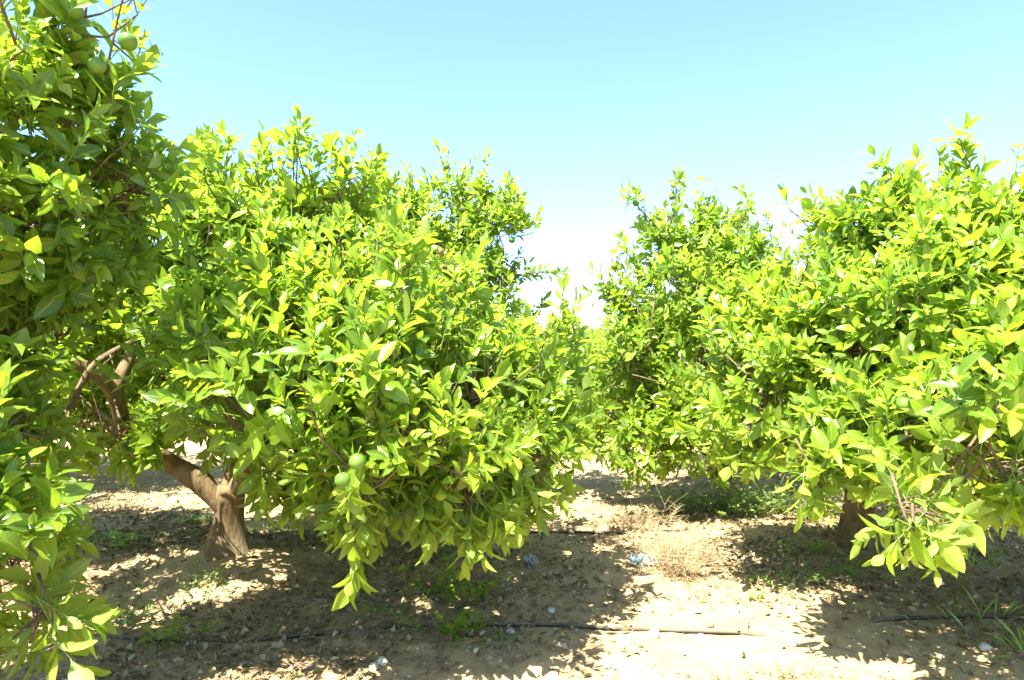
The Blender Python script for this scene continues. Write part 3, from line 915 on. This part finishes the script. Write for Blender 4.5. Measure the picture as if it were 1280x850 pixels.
# ------------------------------------------------------------------ drip pipes
def pipe(pts, label):
    P = []
    for px, py, lift in pts:
        g = on_ground(px, py); g[2] += lift; P.append(g)
    b = Bag(); tube(b, P, [.0105] * len(P), 10, .0, .05)
    P2, _ = smooth_path(P, [.01] * len(P), .05)
    root = thing('drip_pipe', label, 'irrigation pipe', P[0], 'drip irrigation pipes')
    me = b.mesh('pipe')
    for v in me.vertices: v.co -= Vector(P[0])
    link('pipe', me, [M_HOSE], root)
    for i in range(9, len(P2) - 4, 14):        # emitters
        e = Bag(); t = unit(P2[i + 1] - P2[i - 1])
        tube(e, [P2[i] - t * .016 - P[0], P2[i] - P[0], P2[i] + t * .016 - P[0]], [.0125, .0128, .0125], 10, 0, .02)
        link('emitter', e.mesh('emitter'), [M_HOSE], root)


pipe([(-60, 790, .008), (90, 797, .009), (200, 801, .009), (290, 803, -.004), (330, 801, .006), (400, 794, .01), (500, 786, .011), (600, 783, .010), (700, 784, .012), (760, 788, .012), (850, 791, .010), (925, 793, .008), (960, 792, -.012), (1060, 782, -.016), (1095, 777, .005), (1150, 774, .008), (1210, 772, .008), (1300, 775, .008)],
     'black drip pipe running across the front of the trees, dusty where sunlit')
pipe([(60, 668, .005), (180, 668, -.006), (245, 669, .008), (330, 668, -.004), (450, 668, -.005), (560, 668, .004), (620, 667, .010), (700, 667, .011), (780, 667, .010), (850, 664, .008), (920, 663, -.01), (1100, 660, -.012), (1260, 664, .0)],
     'thinner looking black drip pipe behind the trunks in the shade')

# ------------------------------------------------------------------ weeds
WG = 'weeds growing between the trees'


def weed(px, py, label, kind, h, spread, n, cat='weed', name='weed_plant', leafL=.04, tone=.5):
    g = on_ground(px, py)
    root = thing(name, label, cat, g, WG)
    sb, lb = Bag(), Bag()
    off = np.stack([R.normal(size=n) * spread[0] * .5, R.normal(size=n) * spread[1] * .5], 1)
    z = H(g[0] + off[:, 0], g[1] + off[:, 1]) - g[2]
    b0 = np.column_stack([off, z - .004])
    lean = R.normal(size=(n, 2)) * (.45 if kind != 'mat' else .9) + off * .8 / max(spread[0], .05)
    hh = h * (.5 + .6 * R.random(n))
    tip = b0 + np.column_stack([lean * hh[:, None], hh])
    mid = (b0 + tip) / 2 + np.column_stack([-lean * hh[:, None] * .12, hh * .08])
    if kind == 'grass':
        d = tip - b0
        leaves(lb, b0, d, np.column_stack([-d[:, :2] * .2 + R.normal(size=(n, 2)) * .3, np.full(n, .6)]), np.linalg.norm(d, axis=1), np.full(n, .008) + .005 * R.random(n), np.full(n, .5), .15 + .4 * R.random(n), np.clip(tone + R.normal(size=n) * .2, 0, 1), ST_FAR)
        link('blades', lb.mesh('blades'), [M_WEED], root)['kind'] = 'stuff'
        return
    if kind == 'straw':
        prisms(sb, np.stack([b0, mid, tip], 1), [.0024, .0019, .0012], 3)
        m = n * 7; j = R.integers(0, n, m); f = .25 + .7 * R.random(m)
        s0 = b0[j] + (tip[j] - b0[j]) * f[:, None]
        e = s0 + np.column_stack([R.normal(size=(m, 2)) * .35 * hh[j][:, None], .30 * hh[j] * R.random(m)])
        prisms(sb, np.stack([s0, (s0 + e) / 2 + UP * .006, e], 1), [.0017, .0013, .0008], 3)
        if n > 14:
            link('stalks', sb.mesh('stalks'), [M_STRAW], root)['kind'] = 'stuff'
        else:
            for i in range(n):
                one = Bag(); prisms(one, np.stack([b0[i:i + 1], mid[i:i + 1], tip[i:i + 1]], 1), [.0016, .0012, .0007], 3)
                prisms(one, np.stack([s0, (s0 + e) / 2 + UP * .006, e], 1)[j == i], [.0010, .0008, .0004], 3)
                link('stalk', one.mesh('stalk'), [M_STRAW], root)
        m = n * 3; j = R.integers(0, n, m); f = .1 + .9 * R.random(m)
        s0 = b0[j] + (tip[j] - b0[j]) * f[:, None]
        leaves(lb, s0, R.normal(size=(m, 3)) + UP * .2, R.normal(size=(m, 3)), .018 + .02 * R.random(m), np.full(m, .005), np.full(m, .8), R.normal(size=m) * .3, .55 + .45 * R.random(m), ST_FAR)
        link('dry_leaves', lb.mesh('dry_leaves'), [M_LITTER], root)
        return
    stems = []
    if n <= 14:
        for i in range(n):
            one = Bag(); prisms(one, np.stack([b0[i:i + 1], mid[i:i + 1], tip[i:i + 1]], 1), [.0022, .0018, .001], 4)
            stems.append(link('stem', one.mesh('stem'), [M_STALK], root))
    else:
        prisms(sb, np.stack([b0, mid, tip], 1), [.0022, .0018, .001], 4)
        link('stems', sb.mesh('stems'), [M_STALK], root)['kind'] = 'stuff'
    k = 9 if kind != 'sucker' else 8
    f = np.linspace(.2, 1, k)[None].repeat(n, 0).ravel(); j = np.arange(n).repeat(k)
    s0 = b0[j] + (mid[j] - b0[j]) * (2 * np.minimum(f, .5))[:, None] + (tip[j] - mid[j]) * (2 * np.maximum(f - .5, 0))[:, None]
    a = np.tile(np.arange(k) * 2.4, n) + R.random(n).repeat(k) * 6
    d = np.column_stack([np.cos(a), np.sin(a), .45 + .5 * R.random(len(a))]) + R.normal(size=(len(a), 3)) * .15
    L = leafL * (.6 + .7 * R.random(len(a)))
    wr = .30 if kind == 'mat' else .34
    args = (s0, d, np.tile(UP, (len(a), 1)) + R.normal(size=(len(a), 3)) * .3, L, L * wr, np.full(len(a), .4), .15 + .35 * R.random(len(a)), np.clip(tone + R.normal(size=len(a)) * .2, 0, 1))
    for i, so in enumerate(stems):
        one = Bag(); leaves(one, *[q[j == i] for q in args], ST_FAR)
        link('leaves', one.mesh('leaves'), [M_LEAF if kind == 'sucker' else M_WEED], so)
    if stems:
        return
    leaves(lb, *args, ST_FAR)
    link('leaves', lb.mesh('leaves'), [M_LEAF if kind == 'sucker' else M_WEED], root)


weed(918, 642, 'wide mat of feathery green weed under the second row tree', 'mat', .24, (.66, .26), 150, leafL=.06, tone=.45)
weed(985, 640, 'yellow-green low weed at the right end of the feathery mat', 'mat', .10, (.30, .14), 40, leafL=.05, tone=.8)
weed(268, 742, 'spindly yellow-green weed in front of the forked trunk', 'sprig', .14, (.20, .10), 12, leafL=.03, tone=.8)
weed(165, 685, 'pale broad-leaved weed left of the forked trunk, behind it', 'sprig', .16, (.26, .12), 14, leafL=.06, tone=.85)
weed(250, 655, 'small bright green weed touching the left of the forked trunk', 'mat', .10, (.16, .10), 20, leafL=.04, tone=.6)
weed(365, 668, 'strip of low green weeds right behind the forked trunk', 'mat', .08, (.65, .16), 60, leafL=.035, tone=.6)
weed(218, 806, 'bright green sprout growing over the black pipe', 'sucker', .11, (.10, .06), 6, leafL=.07, tone=.8)
weed(125, 775, 'dull green low weed patch beneath the nearest tree', 'mat', .07, (.40, .18), 40, leafL=.03, tone=.35)
weed(270, 770, 'dry thin weed stems tangled in front of the forked trunk mound', 'straw', .10, (.30, .12), 30, cat='dry weed', name='dry_weed')
weed(135, 640, 'dry brown weed clump on the path left of the forked trunk', 'straw', .13, (.55, .2), 60, cat='dry weed', name='dry_weed')
weed(542, 745, 'upright yellow-tipped sucker in the dark shade', 'sucker', .20, (.16, .08), 9, cat='sucker', name='orange_sucker', leafL=.065, tone=.55)
weed(575, 755, 'spreading green sucker with narrow leaves in the centre shade', 'sucker', .15, (.26, .10), 12, cat='sucker', name='orange_sucker', leafL=.075, tone=.5)
weed(572, 797, 'green sucker sprawling over the black pipe', 'sucker', .11, (.20, .08), 9, cat='sucker', name='orange_sucker', leafL=.075, tone=.5)
weed(485, 765, 'tiny green seedling left of the upright sucker', 'mat', .06, (.14, .06), 10, leafL=.03, tone=.5)
weed(620, 805, 'thin low green seedling at the shadow edge below the pipe', 'sprig', .06, (.10, .05), 6, leafL=.025, tone=.4)
weed(848, 718, 'tall straw-coloured dry weed clump on sunlit sand', 'straw', .26, (.20, .15), 105, cat='dry weed', name='dry_weed')
weed(826, 690, 'single pale dry stalk standing tallest at the straw clump', 'straw', .40, (.05, .04), 3, cat='dry weed', name='dry_weed')
weed(900, 745, 'short sparse dry weeds on the open sand', 'straw', .08, (.55, .22), 40, cat='dry weed', name='dry_weed')
weed(800, 660, 'brown dry weed clump at the far black pipe', 'straw', .18, (.30, .16), 55, cat='dry weed', name='dry_weed')
weed(925, 592, 'pale dry bush on the far sunlit path', 'straw', .32, (.55, .3), 110, cat='dry weed', name='dry_weed')
weed(490, 668, 'dry golden weed clump under the lowest leaves of the forked tree', 'straw', .16, (.7, .2), 90, cat='dry weed', name='dry_weed')
weed(942, 752, 'tiny bright green sprout alone on sunlit sand', 'sprig', .05, (.05, .03), 5, leafL=.03, tone=.95)
weed(985, 728, 'dark green small weed at the edge of the right tree shade', 'mat', .09, (.22, .12), 30, leafL=.03, tone=.4)
weed(1003, 692, 'light green weed left of the short trunk', 'mat', .09, (.26, .12), 26, leafL=.04, tone=.7)
weed(1085, 722, 'row of small green weeds in front of the short trunk', 'mat', .08, (.42, .12), 36, leafL=.035, tone=.6)
weed(1218, 712, 'leaning green grass below the drooping leaf cluster', 'grass', .20, (.36, .12), 26, cat='grass tuft', name='grass_tuft', tone=.7)
weed(1240, 778, 'bright green grass lying over the pipe at the right', 'grass', .16, (.26, .10), 26, cat='grass tuft', name='grass_tuft', tone=.8)
weed(1280, 815, 'green grass tuft at the right edge near the bottom corner', 'grass', .14, (.14, .08), 30, cat='grass tuft', name='grass_tuft', tone=.7)
weed(735, 812, 'small yellow dry seedling on bare sand below the pipe', 'straw', .06, (.10, .05), 14, cat='dry weed', name='dry_weed')
weed(990, 845, 'flattened dry grass at the bottom edge on sunlit sand', 'straw', .05, (.35, .08), 40, cat='dry weed', name='dry_weed')

# ------------------------------------------------------------------ bits of plastic
def crumple(w, h, seed, amp):
    r = np.random.default_rng(seed); n = 16
    u, v = np.meshgrid(np.linspace(-.5, .5, n), np.linspace(-.5, .5, n))
    z = sum(amp * r.normal() * np.sin(u * r.normal() * 16 + v * r.normal() * 16 + r.random() * 6) for _ in range(9))
    V = np.stack([u * w * (1 + .25 * np.sin(v * 9)), v * h * (1 + .2 * np.cos(u * 11)), np.abs(z) + .006], -1).reshape(-1, 3)
    i = np.arange(n * n).reshape(n, n)
    return V, np.stack([i[:-1, :-1], i[:-1, 1:], i[1:, 1:], i[1:, :-1]], -1).reshape(-1, 4)


def film(name, px, py, w, h, seed, amp, mat, rot, parent=None, off=(0, 0, 0)):
    V, q = crumple(w, h, seed, amp)
    o = link(name, np_mesh(name, V, None, q), [mat], parent)
    sm = o.modifiers.new('thickness', 'SOLIDIFY'); sm.thickness = .0006
    o.location = (on_ground(px, py) + UP * .004) if parent is None else off
    o.rotation_euler = rot
    return o


tag(film('plastic_scrap', 663, 706, .085, .11, 3, .012, M_PLASTIC, (.75, .1, .3)), 'crumpled clear plastic scrap lying in the shade under the forked tree', 'plastic scrap')
g = on_ground(803, 707)
wr = thing('plastic_wrapper', 'crumpled wrapper with blue end beside the tall straw clump', 'wrapper', g)
film('blue_end', 0, 0, .075, .07, 11, .014, M_BLUE, (.6, .1, .2), wr, (-.055, -.03, .03))
film('clear_end', 0, 0, .13, .07, 14, .014, M_FILM, (.5, -.1, -.1), wr, (.05, -.03, .025))

# fallen sticks one can pick out
def stick(pts, r, label):
    P = [on_ground(px, py) + UP * lift for px, py, lift in pts]
    b = Bag(); tube(b, [q - P[0] for q in P], [r * 1.6 * (1 - .5 * i / (len(P) - 1)) for i in range(len(P))], 7, .08, .03)
    o = link('fallen_stick', b.mesh('fallen_stick'), [M_STICK]); o.location = P[0]
    tag(o, label, 'stick', 'fallen sticks on the soil')


stick([(645, 805, .01), (655, 822, .012), (668, 846, .008)], .004, 'thin dry stick reaching from the shadow edge onto bright sand')
stick([(625, 790, .03), (628, 808, .02), (632, 826, .006)], .003, 'short dry stalk standing against the pipe at the shadow edge')
stick([(1040, 752, .008), (1056, 768, .012), (1068, 786, .008)], .004, 'straight dry stick in the dappled shade below the right tree')
stick([(1250, 660, .02), (1266, 690, .03), (1285, 700, .01)], .005, 'bent dry branch on the ground at the right edge')
print('DONE faces', sum(len(o.data.polygons) for o in bpy.data.objects if o.type == 'MESH'))
